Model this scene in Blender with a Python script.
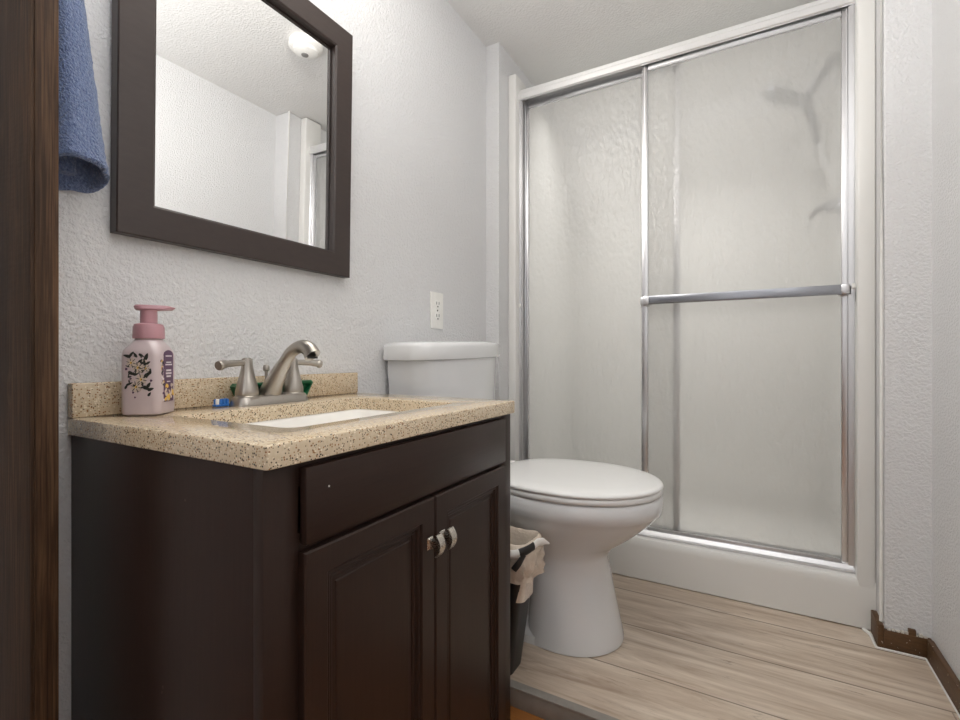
import bpy, bmesh, math, random
from mathutils import Vector, Matrix, noise
random.seed(7)
R = math.radians
sc = bpy.context.scene
for o in list(bpy.data.objects):
    bpy.data.objects.remove(o)
C = sc.collection

# ---------------------------------------------------------------- camera, world, lights, exposure
H = 0.81
cam = bpy.data.cameras.new('camera'); co = bpy.data.objects.new('camera', cam); C.objects.link(co)
co.location = (0, 0, H); co.rotation_euler = (R(90), 0, R(29.56))
cam.sensor_width = 36; cam.lens = 476.0 / 960 * 36; cam.shift_y = -2.76 / 960
cam.clip_start = 0.02
sc.camera = co

w = bpy.data.worlds.new('world'); sc.world = w; w.use_nodes = True
w.node_tree.nodes['Background'].inputs[0].default_value = (1, 1, 1, 1)
w.node_tree.nodes['Background'].inputs[1].default_value = 0.3

def area(name, loc, target, sx, sy, power, col=(1, 1, 1)):
    l = bpy.data.lights.new(name, 'AREA'); l.shape = 'RECTANGLE'; l.size = sx; l.size_y = sy
    l.energy = power; l.color = col
    o = bpy.data.objects.new(name, l); C.objects.link(o); o.location = loc
    d = Vector(target) - Vector(loc)
    o.rotation_euler = d.to_track_quat('-Z', 'Y').to_euler()
    return o
def point(name, loc, power, r, col):
    l = bpy.data.lights.new(name, 'POINT'); l.energy = power; l.shadow_soft_size = r; l.color = col
    o = bpy.data.objects.new(name, l); C.objects.link(o); o.location = loc
area('vanity_light_bar', (-0.85, 0.65, 1.90), (0.0, 0.72, 1.88), 0.60, 0.13, 13.0, (1.0, 0.965, 0.91))
for y in (0.46, 0.65, 0.84):
    point('vanity_bulb', (-0.74, y, 1.92), 0.7, 0.06, (1.0, 0.96, 0.90))
area('ceiling_bounce_fill', (0.05, 0.30, 1.30), (0.05, 0.301, 2.1), 0.5, 0.5, 11.0, (0.98, 0.99, 1.0))  # added fill aimed straight up to brighten the ceiling, no fixture here
area('hall_fill', (0.0, -1.1, 1.25), (-0.15, 1.6, 0.7), 1.1, 1.5, 3, (0.97, 0.985, 1.0))  # added soft fill from behind the camera
sl = area('shower_fill', (-0.3, 2.155, 2.084), (-0.3, 2.158, 0.0), 0.9, 0.10, 6.4, (1.0, 0.985, 0.96)); sl.data.spread = R(104)  # added fill to brighten the shower behind the glass, not a real fixture
area('overhead_fill', (-0.1, 0.1, 2.05), (-0.1, 0.35, 0.0), 0.7, 0.7, 2, (1.0, 0.985, 0.96))  # added overhead fill for soft ambient light, no actual lamp

sc.view_settings.view_transform = 'Standard'
sc.view_settings.look = 'None'
sc.view_settings.exposure = 0.0
sc.view_settings.gamma = 1.0
sc.view_settings.use_curve_mapping = False
sc.cycles.max_bounces = 14; sc.cycles.transmission_bounces = 12; sc.cycles.diffuse_bounces = 6
sc.cycles.caustics_refractive = True; sc.cycles.caustics_reflective = True
sc.cycles.sample_clamp_indirect = 6.0

# ---------------------------------------------------------------- materials
def s2l(c):
    return tuple((x / 255 / 12.92 if x / 255 <= 0.04045 else ((x / 255 + 0.055) / 1.055) ** 2.4) for x in c) + (1.0,)
class M:
    def __init__(s, name):
        s.m = bpy.data.materials.new(name); s.m.use_nodes = True
        s.t = s.m.node_tree; s.b = s.t.nodes['Principled BSDF']; s.out = s.t.nodes['Material Output']
    def n(s, ty, **kw):
        nd = s.t.nodes.new(ty)
        for k, v in kw.items():
            if k in nd.inputs: nd.inputs[k].default_value = v
            else: setattr(nd, k, v)
        return nd
    def l(s, a, b): s.t.links.new(a, b)
    def coords(s, scale=(1, 1, 1), loc=(0, 0, 0), rot=(0, 0, 0)):
        tc = s.n('ShaderNodeTexCoord'); mp = s.n('ShaderNodeMapping')
        mp.inputs['Scale'].default_value = scale; mp.inputs['Location'].default_value = loc
        mp.inputs['Rotation'].default_value = rot
        s.l(tc.outputs['Object'], mp.inputs['Vector']); return mp.outputs[0]
    def noise(s, vec, scale, detail=4, rough=0.55, dist=0.0):
        nd = s.n('ShaderNodeTexNoise'); nd.inputs['Scale'].default_value = scale
        nd.inputs['Detail'].default_value = detail; nd.inputs['Roughness'].default_value = rough
        nd.inputs['Distortion'].default_value = dist
        s.l(vec, nd.inputs['Vector']); return nd.outputs[0]
    def ramp(s, fac, stops, interp='LINEAR'):
        r = s.n('ShaderNodeValToRGB'); e = r.color_ramp; e.interpolation = interp
        while len(e.elements) < len(stops): e.elements.new(0.5)
        for el, (p, c) in zip(e.elements, stops):
            el.position = p; el.color = c if len(c) == 4 else tuple(c) + (1,)
        s.l(fac, r.inputs[0]); return r.outputs[0]
    def mix(s, fac, a, b, mode='MIX'):
        nd = s.n('ShaderNodeMix', data_type='RGBA', blend_type=mode)
        for sock, v in ((0, fac), (6, a), (7, b)):
            if hasattr(v, 'is_linked'): s.l(v, nd.inputs[sock])
            else: nd.inputs[sock].default_value = v
        return nd.outputs[2]
    def bump(s, h, strength, dist, normal=None):
        nd = s.n('ShaderNodeBump'); nd.inputs['Strength'].default_value = strength
        nd.inputs['Distance'].default_value = dist; s.l(h, nd.inputs['Height'])
        if normal is not None: s.l(normal, nd.inputs['Normal'])
        return nd.outputs[0]
    def set(s, col=None, rough=None, metal=None, normal=None, **kw):
        if col is not None:
            if hasattr(col, 'is_linked'): s.l(col, s.b.inputs['Base Color'])
            else: s.b.inputs['Base Color'].default_value = col
        if rough is not None:
            if hasattr(rough, 'is_linked'): s.l(rough, s.b.inputs['Roughness'])
            else: s.b.inputs['Roughness'].default_value = rough
        if metal is not None: s.b.inputs['Metallic'].default_value = metal
        if normal is not None: s.l(normal, s.b.inputs['Normal'])
        for k, v in kw.items(): s.b.inputs[k.replace('_', ' ')].default_value = v
        return s.m
BLK = (0, 0, 0, 1); WHT = (1, 1, 1, 1)

def mat_wall(name, col, strength=0.55, dist=0.004, scale=120):
    m = M(name); v = m.coords()
    a = m.noise(v, scale, 3, 0.5); b = m.noise(v, scale * 2.6, 2, 0.5)
    h = m.ramp(a, [(0.40, BLK), (0.62, WHT)])
    n1 = m.bump(h, strength, dist); n2 = m.bump(b, 0.15, 0.002, n1)
    big = m.noise(v, 3, 2)
    c = m.mix(big, s2l([x * 0.985 for x in col]), s2l(col))
    return m.set(c, 0.55, normal=n2, Specular_IOR_Level=0.35)
wall_m = mat_wall('wall_paint', (222, 222, 223), 0.5, 0.003, 150)
ceil_m = mat_wall('ceiling_paint', (228, 227, 225), 0.35, 0.003, 130)

def mat_plain(name, col, rough=0.5, metal=0.0, nz=0.0, nscale=40, var=0.04, **kw):
    m = M(name); v = m.coords(); f = m.noise(v, nscale, 3)
    c0 = s2l([max(0, x * (1 - var)) for x in col]); c1 = s2l([min(255, x * (1 + var)) for x in col])
    c = m.mix(f, c0, c1)
    if nz: m.set(normal=m.bump(f, nz, 0.002))
    return m.set(c, rough, metal, **kw)
white_plastic = mat_plain('white_plastic', (238, 237, 233), 0.3)
acrylic = mat_plain('white_acrylic_surround', (226, 225, 222), 0.28, var=0.01, nscale=5)
porcelain = mat_plain('white_porcelain', (222, 223, 224), 0.12, var=0.008, nscale=4, Coat_Weight=0.4)
seat_m = mat_plain('white_seat_plastic', (232, 232, 231), 0.22, var=0.005)
sink_m = mat_plain('white_sink_ceramic', (240, 238, 233), 0.15, var=0.01)
dark_slot = mat_plain('dark_slot', (40, 38, 36), 0.6)
black_pl = mat_plain('black_plastic', (30, 29, 29), 0.4)
green_pl = mat_plain('green_plastic', (18, 96, 58), 0.3, Transmission_Weight=0.15)
blue_pl = mat_plain('blue_plastic', (40, 110, 190), 0.3)
caulk = mat_plain('caulk_white', (232, 231, 228), 0.6)
pink_pl = mat_plain('pink_cap_plastic', (184, 138, 146), 0.35, var=0.02)
dirt = mat_plain('torn_drywall', (205, 200, 192), 0.9, nz=0.4, nscale=200, var=0.15)

def mat_chrome(name, col, rough, stretch=(1, 1, 60)):
    m = M(name); v = m.coords(stretch); f = m.noise(v, 12, 3)
    r = m.n('ShaderNodeMapRange'); r.inputs['To Min'].default_value = rough * 0.75; r.inputs['To Max'].default_value = rough * 1.3
    m.l(f, r.inputs[0])
    return m.set(s2l(col), r.outputs[0], 1.0)
alu = mat_chrome('bright_anodised_aluminium', (222, 222, 224), 0.30, (60, 60, 2))
bar_m = mat_chrome('polished_bar', (160, 162, 168), 0.24, (2, 60, 60))
header_m = mat_chrome('satin_aluminium', (240, 240, 240), 0.42, (2, 60, 60))
chrome = mat_chrome('chrome', (205, 206, 210), 0.10)
nickel = mat_chrome('brushed_nickel', (178, 172, 164), 0.30, (20, 20, 90))
knob_m = mat_chrome('satin_nickel_knob', (214, 208, 198), 0.26, (40, 40, 40))

def mat_counter():
    m = M('speckled_beige_stone'); v = m.coords()
    base = m.mix(m.noise(v, 150, 4, 0.6), s2l((192, 171, 140)), s2l((222, 206, 180)))
    vo = m.n('ShaderNodeTexVoronoi'); vo.inputs['Scale'].default_value = 370; m.l(v, vo.inputs['Vector'])
    sel = m.n('ShaderNodeSeparateColor'); m.l(vo.outputs['Color'], sel.inputs[0])
    dk = m.ramp(sel.outputs[0], [(0.0, WHT), (0.21, WHT), (0.211, BLK), (1.0, BLK)], 'CONSTANT')
    near = m.ramp(vo.outputs['Distance'], [(0.38, WHT), (0.50, BLK)])
    dkm = m.mix(1.0, dk, near, 'MULTIPLY')
    br = m.ramp(sel.outputs[1], [(0.0, BLK), (0.74, BLK), (0.741, WHT)], 'CONSTANT')
    brm = m.mix(1.0, br, near, 'MULTIPLY')
    lt = m.ramp(sel.outputs[2], [(0.0, BLK), (0.86, BLK), (0.861, WHT)], 'CONSTANT')
    ltm = m.mix(1.0, lt, near, 'MULTIPLY')
    c = m.mix(brm, base, s2l((150, 108, 70))); c = m.mix(ltm, c, s2l((236, 224, 200)))
    c = m.mix(dkm, c, s2l((52, 38, 30)))
    return m.set(c, 0.14, Coat_Weight=0.3)
counter_m = mat_counter()

def mat_espresso(name, axis):
    m = M(name); st = {'z': (60, 60, 3), 'y': (60, 3, 60)}[axis]
    v = m.coords(st); f = m.noise(v, 3, 5, 0.6, 0.3)
    c = m.mix(f, s2l((37, 24, 19)), s2l((55, 39, 32)))
    sp = m.ramp(m.noise(m.coords(), 75, 1, 0.3), [(0.84, BLK), (0.86, WHT)])
    c = m.mix(sp, c, s2l((80, 66, 60)))
    return m.set(c, 0.36, normal=m.bump(f, 0.05, 0.001), Specular_IOR_Level=0.32)
esp_z = mat_espresso('espresso_wood_upright', 'z'); esp_y = mat_espresso('espresso_wood_level', 'y')
def mat_frame():
    m = M('espresso_mirror_frame'); f = m.noise(m.coords((30, 8, 30)), 4, 4, 0.6)
    return m.set(m.mix(f, s2l((48, 38, 35)), s2l((62, 51, 47))), 0.38, Specular_IOR_Level=0.5)
frame_m = mat_frame()

def mat_roughwood(name, off, k):
    m = M(name)
    def s2k(c): return s2l([q * k for q in c])
    w1 = m.noise(m.coords((9, 9, 0.9), off), 2.4, 3, 0.5, 0.4)
    v = m.coords((100, 100, 3.0), off); f = m.noise(v, 2.2, 6, 0.6, 0.8)
    fine = m.noise(m.coords((330, 330, 7), off), 1.5, 3, 0.6)
    cr = m.noise(m.coords((18, 18, 70), off), 2.0, 3, 0.5)
    c = m.ramp(f, [(0.30, s2k((40, 27, 17))), (0.48, s2k((68, 49, 34))), (0.62, s2k((84, 64, 47))), (0.8, s2k((58, 40, 26)))])
    c = m.mix(m.ramp(w1, [(0.35, BLK), (0.65, (0.75, 0.75, 0.75, 1))]), c, s2k((40, 28, 19)))
    kn = m.n('ShaderNodeTexVoronoi'); kn.inputs['Scale'].default_value = 5.5; m.l(m.coords((2.6, 2.6, 1.0), (0.31, 0.2, 0.13)), kn.inputs['Vector'])
    c = m.mix(m.ramp(kn.outputs['Distance'], [(0.05, WHT), (0.13, BLK)]), c, s2k((24, 15, 9)))
    c = m.mix(m.ramp(kn.outputs['Distance'], [(0.12, BLK), (0.16, (0.6, 0.6, 0.6, 1)), (0.20, BLK)]), c, s2k((82, 62, 44)))
    c = m.mix(m.ramp(fine, [(0.40, BLK), (0.66, (0.7, 0.7, 0.7, 1))]), c, s2k((30, 21, 14)))
    h = m.mix(0.5, fine, cr)
    return m.set(c, 0.6, normal=m.bump(h, 0.4, 0.002), Specular_IOR_Level=0.25)
post_m = mat_roughwood('dark_stained_rough_pine', (0, 0, 0), 1.2)
edge_m = mat_roughwood('dark_stained_rough_pine_edge', (1.7, 2.3, 0.9), 1.3)


def mat_laminate():
    m = M('grey_beige_laminate')
    tc = m.n('ShaderNodeTexCoord'); sep = m.n('ShaderNodeSeparateXYZ'); m.l(tc.outputs['Object'], sep.inputs[0])
    def math_(op, a, b=None):
        nd = m.n('ShaderNodeMath', operation=op)
        for i, q in enumerate((a, b)):
            if q is None: continue
            if hasattr(q, 'is_linked'): m.l(q, nd.inputs[i])
            else: nd.inputs[i].default_value = q
        return nd.outputs[0]
    row = math_('DIVIDE', math_('SUBTRACT', sep.outputs[1], 1.262 - 0.215 * 4), 0.215)
    rid = math_('FLOOR', row); fr = math_('FRACT', row)
    xo = math_('ADD', sep.outputs[0], math_('MULTIPLY', rid, 3.37))
    xr = math_('DIVIDE', math_('ADD', xo, math_('MULTIPLY', rid, 0.43)), 1.3)
    xf = math_('FRACT', xr)
    cmb = m.n('ShaderNodeCombineXYZ'); m.l(xo, cmb.inputs[0]); m.l(sep.outputs[1], cmb.inputs[1]); m.l(rid, cmb.inputs[2])
    mp = m.n('ShaderNodeMapping'); mp.inputs['Scale'].default_value = (1.0, 7.5, 1); m.l(cmb.outputs[0], mp.inputs[0])
    g = m.noise(mp.outputs[0], 1.7, 6, 0.6, 1.4)
    mp2 = m.n('ShaderNodeMapping'); mp2.inputs['Scale'].default_value = (4, 48, 1); m.l(cmb.outputs[0], mp2.inputs[0])
    fine = m.noise(mp2.outputs[0], 1.6, 5, 0.65, 0.4)
    c = m.ramp(g, [(0.30, s2l((158, 136, 116))), (0.45, s2l((192, 174, 155))), (0.58, s2l((213, 198, 181))), (0.75, s2l((223, 211, 197)))])
    c = m.mix(0.24, c, m.ramp(fine, [(0.36, s2l((146, 124, 105))), (0.6, s2l((214, 200, 184)))]))
    mp3 = m.n('ShaderNodeMapping'); mp3.inputs['Scale'].default_value = (2.4, 17, 1); mp3.inputs['Location'].default_value = (0.4, 0.7, 0); m.l(cmb.outputs[0], mp3.inputs[0])
    streak = m.ramp(m.noise(mp3.outputs[0], 1.3, 7, 0.75, 2.4), [(0.31, WHT), (0.41, BLK)])
    c = m.mix(m.mix(1.0, streak, (0.55, 0.55, 0.55, 1), 'MULTIPLY'), c, s2l((112, 92, 76)))
    kn = m.n('ShaderNodeTexVoronoi'); kn.inputs['Scale'].default_value = 2.6
    mp4 = m.n('ShaderNodeMapping'); mp4.inputs['Scale'].default_value = (1, 2.4, 1); m.l(cmb.outputs[0], mp4.inputs[0]); m.l(mp4.outputs[0], kn.inputs['Vector'])
    c = m.mix(m.ramp(kn.outputs['Distance'], [(0.02, (0.7, 0.7, 0.7, 1)), (0.07, BLK)]), c, s2l((96, 76, 62)))
    j = m.ramp(fr, [(0.0, WHT), (0.010, WHT), (0.016, BLK), (0.990, BLK), (0.994, WHT)])
    j2 = m.ramp(xf, [(0.0, WHT), (0.001, WHT), (0.0025, BLK)])
    jj = m.mix(1.0, j, j2, 'LIGHTEN')
    c = m.mix(m.mix(1.0, jj, (0.75, 0.75, 0.75, 1), 'MULTIPLY'), c, s2l((92, 76, 62)))
    return m.set(c, 0.34, normal=m.bump(fine, 0.08, 0.001))
lam_m = mat_laminate()
def mat_orange():
    m = M('orange_oak_boards'); f = m.noise(m.coords((3, 50, 1)), 2, 5, 0.6, 0.5)
    return m.set(m.mix(f, s2l((120, 72, 34)), s2l((178, 118, 62))), 0.35)
oak_m = mat_orange()
def mat_rawbase():
    m = M('worn_brown_baseboard'); f = m.noise(m.coords((14, 14, 60)), 3, 5, 0.6, 0.5)
    sp = m.ramp(m.noise(m.coords(), 120, 2), [(0.70, BLK), (0.74, WHT)])
    c = m.mix(f, s2l((58, 38, 20)), s2l((112, 80, 48)))
    return m.set(m.mix(sp, c, s2l((196, 186, 170))), 0.55)
base_m = mat_rawbase()
nosing_m = mat_plain('grey_metal_nosing', (150, 145, 138), 0.45, 0.15, var=0.08)

def mat_glass():
    m = M('pebbled_obscure_glass'); v = m.coords((1, 1, 0.55))
    a = m.noise(v, 75, 2, 0.5, 0.4)
    vo = m.n('ShaderNodeTexVoronoi', feature='SMOOTH_F1'); vo.inputs['Scale'].default_value = 85; m.l(v, vo.inputs['Vector'])
    h = m.n('ShaderNodeMath', operation='ADD'); m.l(a, h.inputs[0]); m.l(vo.outputs['Distance'], h.inputs[1])
    nrm = m.bump(h.outputs[0], 0.42, 0.004)
    m.t.nodes.remove(m.b)
    g = m.n('ShaderNodeBsdfRefraction'); g.inputs['Color'].default_value = (0.995, 0.995, 0.99, 1)
    g.inputs['Roughness'].default_value = 0.035; g.inputs['IOR'].default_value = 1.12; m.l(nrm, g.inputs['Normal'])
    tr = m.n('ShaderNodeBsdfTransparent'); tr.inputs[0].default_value = (0.995, 0.995, 0.99, 1)
    gl = m.n('ShaderNodeBsdfGlossy'); gl.inputs['Roughness'].default_value = 0.32; m.l(nrm, gl.inputs['Normal'])
    tl = m.n('ShaderNodeBsdfTranslucent'); tl.inputs[0].default_value = (0.93, 0.925, 0.91, 1); m.l(nrm, tl.inputs['Normal'])
    m1 = m.n('ShaderNodeMixShader'); m1.inputs[0].default_value = 0.22; m.l(g.outputs[0], m1.inputs[1]); m.l(tr.outputs[0], m1.inputs[2])
    df = m.n('ShaderNodeBsdfDiffuse'); df.inputs[0].default_value = (0.93, 0.92, 0.90, 1)
    md = m.n('ShaderNodeMixShader'); md.inputs[0].default_value = 0.5; m.l(df.outputs[0], md.inputs[1]); m.l(tl.outputs[0], md.inputs[2])
    m2 = m.n('ShaderNodeMixShader'); m2.inputs[0].default_value = 0.29; m.l(m1.outputs[0], m2.inputs[1]); m.l(md.outputs[0], m2.inputs[2])
    fr = m.n('ShaderNodeFresnel'); fr.inputs[0].default_value = 1.45; m.l(nrm, fr.inputs['Normal'])
    m3 = m.n('ShaderNodeMixShader'); m.l(fr.outputs[0], m3.inputs[0]); m.l(m2.outputs[0], m3.inputs[1]); m.l(gl.outputs[0], m3.inputs[2])
    m.l(m3.outputs[0], m.out.inputs[0]); return m.m
glass_m = mat_glass()
mm = M('mirror_silver'); mirror_m = mm.set(mm.ramp(mm.noise(mm.coords(), 2, 1), [(0, (0.90, 0.905, 0.905)), (1, (0.92, 0.925, 0.925))]), 0.0, 1.0)
def mat_towel():
    m = M('blue_terry'); v = m.coords(); f = m.noise(v, 300, 2, 0.6); g = m.noise(v, 110, 3)
    c = m.ramp(f, [(0.3, s2l((70, 88, 128))), (0.55, s2l((122, 142, 184))), (0.75, s2l((160, 178, 212)))])
    return m.set(m.mix(g, c, s2l((108, 128, 172))), 0.95, normal=m.bump(f, 1.0, 0.008), Sheen_Weight=0.3)
towel_m = mat_towel()
def mat_pearl():
    m = M('pearl_pink_bottle'); f = m.noise(m.coords(), 20, 2)
    return m.set(m.mix(f, s2l((206, 188, 190)), s2l((214, 198, 199))), 0.3, Transmission_Weight=0.12, Coat_Weight=0.5)
pearl = mat_pearl()
leaf_m = mat_plain('print_dark_leaf', (44, 46, 40), 0.4)
flower_m = mat_plain('print_pale_flower', (206, 190, 176), 0.4)
purple_m = mat_plain('print_purple', (92, 62, 92), 0.4)
gold_m = mat_plain('print_yellow', (226, 186, 92), 0.4)
ltxt_m = mat_plain('print_white', (222, 212, 216), 0.4)
def mat_liner():
    m = M('cream_bin_liner'); f = m.noise(m.coords(), 90, 4, 0.6)
    return m.set(m.mix(f, s2l((222, 202, 180)), s2l((246, 234, 220))), 0.25, normal=m.bump(f, 0.5, 0.004), Transmission_Weight=0.25)
liner_m = mat_liner()

# ---------------------------------------------------------------- mesh helpers
def new(): return bmesh.new()
def box(bm, x0, x1, y0, y1, z0, z1, bev=0.0, seg=2, mi=0):
    r = bmesh.ops.create_cube(bm, size=1)
    vs = r['verts']
    for v in vs:
        v.co = Vector((x0 if v.co.x < 0 else x1, y0 if v.co.y < 0 else y1, z0 if v.co.z < 0 else z1))
    fs = set(f for v in vs for f in v.link_faces)
    for f in fs: f.material_index = mi
    if bev:
        es = list(set(e for v in vs for e in v.link_edges))
        rb = bmesh.ops.bevel(bm, geom=es, offset=bev, segments=seg, profile=0.5, affect='EDGES')
        for f in rb['faces']: f.material_index = mi
    return bm
def loft(bm, rings, cap0=True, cap1=True, closed=True, mi=0):
    vr = [[bm.verts.new(p) for p in ring] for ring in rings]
    n = len(vr[0])
    for a, b in zip(vr, vr[1:]):
        for i in range(n if closed else n - 1):
            f = bm.faces.new((a[i], a[(i + 1) % n], b[(i + 1) % n], b[i])); f.material_index = mi
    if cap0: bm.faces.new(vr[0][::-1]).material_index = mi
    if cap1: bm.faces.new(vr[-1]).material_index = mi
    return vr
def lathe(bm, prof, c=(0, 0, 0), n=28, mi=0, mat=None):
    rings = []
    for r, z in prof:
        ring = [Vector((r * math.cos(2 * math.pi * i / n), r * math.sin(2 * math.pi * i / n), z)) for i in range(n)]
        rings.append([(mat @ p if mat else p) + Vector(c) for p in ring])
    loft(bm, rings, mi=mi)
def tube(bm, pts, rads, n=16, sq=(1, 1), mi=0, up=Vector((0, 0, 1))):
    pts = [Vector(p) for p in pts]; rings = []
    for i, p in enumerate(pts):
        t = (pts[min(i + 1, len(pts) - 1)] - pts[max(i - 1, 0)]).normalized()
        a = t.cross(up)
        if a.length < 1e-4: a = t.cross(Vector((0, 1, 0)))
        a.normalize(); b = t.cross(a).normalized()
        r = rads[i] if hasattr(rads, '__len__') else rads
        rings.append([p + a * math.cos(2 * math.pi * k / n) * r * sq[0] + b * math.sin(2 * math.pi * k / n) * r * sq[1] for k in range(n)])
    loft(bm, rings, mi=mi)
def spline(pts, m=8):
    P = [Vector(p) for p in pts]; P = [2 * P[0] - P[1]] + P + [2 * P[-1] - P[-2]]; out = []
    for i in range(1, len(P) - 2):
        for k in range(m):
            t = k / m
            out.append(0.5 * ((2 * P[i]) + (-P[i - 1] + P[i + 1]) * t + (2 * P[i - 1] - 5 * P[i] + 4 * P[i + 1] - P[i + 2]) * t * t + (-P[i - 1] + 3 * P[i] - 3 * P[i + 1] + P[i + 2]) * t ** 3))
    return out + [P[-2]]
def rrect(x0, x1, y0, y1, r, z, n=6):
    out = []
    for cx, cy, a0 in ((x1 - r, y1 - r, 0), (x0 + r, y1 - r, 90), (x0 + r, y0 + r, 180), (x1 - r, y0 + r, 270)):
        for k in range(n + 1):
            a = R(a0 + 90 * k / n); out.append(Vector((cx + r * math.cos(a), cy + r * math.sin(a), z)))
    return out
def resample(ring, N):
    pts = ring + [ring[0]]; d = [0.0]
    for a, b in zip(pts, pts[1:]): d.append(d[-1] + (b - a).length)
    out = []; j = 0
    for k in range(N):
        t = d[-1] * k / N
        while d[j + 1] < t: j += 1
        f = (t - d[j]) / max(1e-9, d[j + 1] - d[j]); out.append(pts[j].lerp(pts[j + 1], f))
    return out
def obj(name, bm, mats, parent=None, smooth=True, angle=35):
    bmesh.ops.recalc_face_normals(bm, faces=bm.faces)
    if parent is not None:
        pm = parent.matrix_world.inverted() if False else None
    me = bpy.data.meshes.new(name); bm.to_mesh(me); bm.free()
    for m in (mats if isinstance(mats, (list, tuple)) else [mats]): me.materials.append(m)
    if smooth:
        for p in me.polygons: p.use_smooth = True
        me.set_sharp_from_angle(angle=R(angle))
    o = bpy.data.objects.new(name, me); C.objects.link(o)
    if parent is not None:
        o.parent = parent
        b = base_of(parent)
        o.matrix_parent_inverse = Matrix.Translation(-b)
    return o
BASES = {}
def base_of(o): return BASES.get(o.name, Vector((0, 0, 0)))
def thing(name, label, cat, loc, group=None):
    o = bpy.data.objects.new(name, None); C.objects.link(o); o.location = loc
    BASES[o.name] = Vector(loc); o['label'] = label; o['category'] = cat
    o.empty_display_size = 0.05
    if group: o['group'] = group
    return o
def tag(o, label, cat, group=None):
    o['label'] = label; o['category'] = cat
    if group: o['group'] = group
    return o
def struct(name, bm, mats, label, cat, smooth=False):
    o = obj(name, bm, mats, smooth=smooth); o['kind'] = 'structure'; o['label'] = label; o['category'] = cat
    return o
def subobj(name, bm, mats, part, root, **kw):          # sub-part: same world-space coordinates
    o = obj(name, bm, mats, None, **kw); o.parent = part
    return o

# ---------------------------------------------------------------- the room
XW, XR, YC, ZC = -0.944, 0.4266, 1.716, 2.087
XAL, XAR, YB, ZL = -0.8846, 0.324, 2.69, -0.048
T = 0.08
struct('wall_left', box(new(), XW - T, XW, -1.4, YC, ZL, ZC), wall_m, 'light grey textured wall behind the vanity, mirror and toilet', 'wall')
struct('wall_right', box(new(), XR, XR + T, -1.4, YC, ZL, ZC), wall_m, 'light grey textured wall along the right edge of the photo', 'wall')
struct('wall_alcove_left', box(new(), XW - T, XAL, YC, YB, ZL, ZC), wall_m, 'narrow grey wall return left of the shower', 'wall')
struct('wall_alcove_right', box(new(), XAR, XR + T, YC, YB, ZL, ZC, 0.006, 2), wall_m, 'narrow grey textured wall strip right of the shower', 'wall')
struct('wall_back', box(new(), XW - T, XR + T, YB, YB + T, ZL, ZC), wall_m, 'grey wall behind the shower', 'wall')
struct('wall_front', box(new(), XW - T, XR + T, -1.4 - T, -1.4, ZL, ZC), wall_m, 'grey wall behind the camera', 'wall')
struct('ceiling', box(new(), XW - T, XR + T, -1.4 - T, YB + T, ZC, ZC + T), ceil_m, 'white textured ceiling', 'ceiling')
struct('floor', box(new(), XW - T, XR + T, 1.066, YB + T, -0.12, 0.0), lam_m, 'raised grey beige wood-look laminate floor under the toilet', 'floor')
struct('floor_lower', box(new(), XW - T, XR + T, -1.4 - T, 1.066, -0.12, ZL), oak_m, 'lower orange wood floor in front of the step', 'floor')
bm = new(); box(bm, XW, XR, 1.056, 1.0655, ZL, -0.004, 0.001); box(bm, XW, XR, 1.054, 1.078, -0.004, 0.0022, 0.0015)
struct('trim_1', bm, nosing_m, 'grey metal nosing along the step edge of the laminate floor', 'trim', True)
# base boards
bm = new(); box(bm, XR - 0.014, XR, 0.2, YC - 0.014, 0 if False else ZL, 0.055, 0.003)
struct('baseboard_right', bm, base_m, 'worn brown wooden baseboard along the right wall', 'baseboard', True)
bm = new(); box(bm, XAR - 0.0005, XR - 0.002, YC - 0.013, YC, 0.0, 0.053, 0.002)
box(bm, XAR - 0.014, XAR, YC - 0.014, YC + 0.076, 0.0, 0.066, 0.002)
random.seed(3)
for k in range(9):
    x = XAR + 0.008 + k * 0.0095; h = random.uniform(0.001, 0.009)
    box(bm, x, x + 0.0075, YC - 0.010, YC - 0.003, 0.052, 0.053 + h, 0.0005, mi=1)
box(bm, XAR + 0.052, XAR + 0.068, YC - 0.011, YC - 0.002, 0.052, 0.069, 0.001)
struct('baseboard_alcove', bm, [base_m, dirt], 'short broken brown baseboard beside the shower curb', 'baseboard', True)
bm = new(); tube(bm, [(XAR - 0.017, YC - 0.018, 0.002), (0.37, YC - 0.0175, 0.002), (XR - 0.016, YC - 0.018, 0.002)], 0.0028, 8)
tube(bm, [(XR - 0.0165, YC - 0.02, 0.002), (XR - 0.0165, 1.4, 0.002), (XR - 0.0165, 1.09, 0.002)], 0.0022, 8)
tube(bm, [(XAR - 0.018, YC - 0.018, 0.002), (XAR - 0.019, YC + 0.05, 0.003), (XAR - 0.03, 1.79, 0.003)], [0.0028, 0.005, 0.006], 8)
struct('trim_2', bm, caulk, 'white caulk line between laminate and the brown baseboards', 'trim', True)
# dark stained doorway boards on the left
bm = new(); box(bm, XW, -0.8030, 0.2462, 0.268, ZL, ZC, 0.002)
p = struct('trim_3', bm, post_m, 'dark brown stained rough wooden doorway board at the left edge of the photo', 'door frame', True)
bm = new(); box(bm, -0.94, -0.7995, 0.2484, 0.2749, ZL, ZC, 0.0012)
# keep the jamb edge as the part that faces the opening
bm.free(); bm = new(); box(bm, -0.8245, -0.8, 0.2500, 0.2749, ZL + 0.001, ZC - 0.001, 0.0015)
subobj('jamb_edge', bm, edge_m, p, p)
# caulk bead where the surround meets the right return
bm = new(); tube(bm, [(XAR - 0.004, YC + 0.001, 0.07), (XAR - 0.003, YC, 1.0), (XAR - 0.004, YC + 0.001, ZC)], 0.0045, 8)
struct('trim_4', bm, caulk, 'white painted corner bead right of the shower', 'trim', True)

# ---------------------------------------------------------------- shower surround
YF = 1.795
OX0, OX1, OZ0, OZ1 = -0.847, 0.279, 0.150, 1.992
bm = new()
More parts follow.
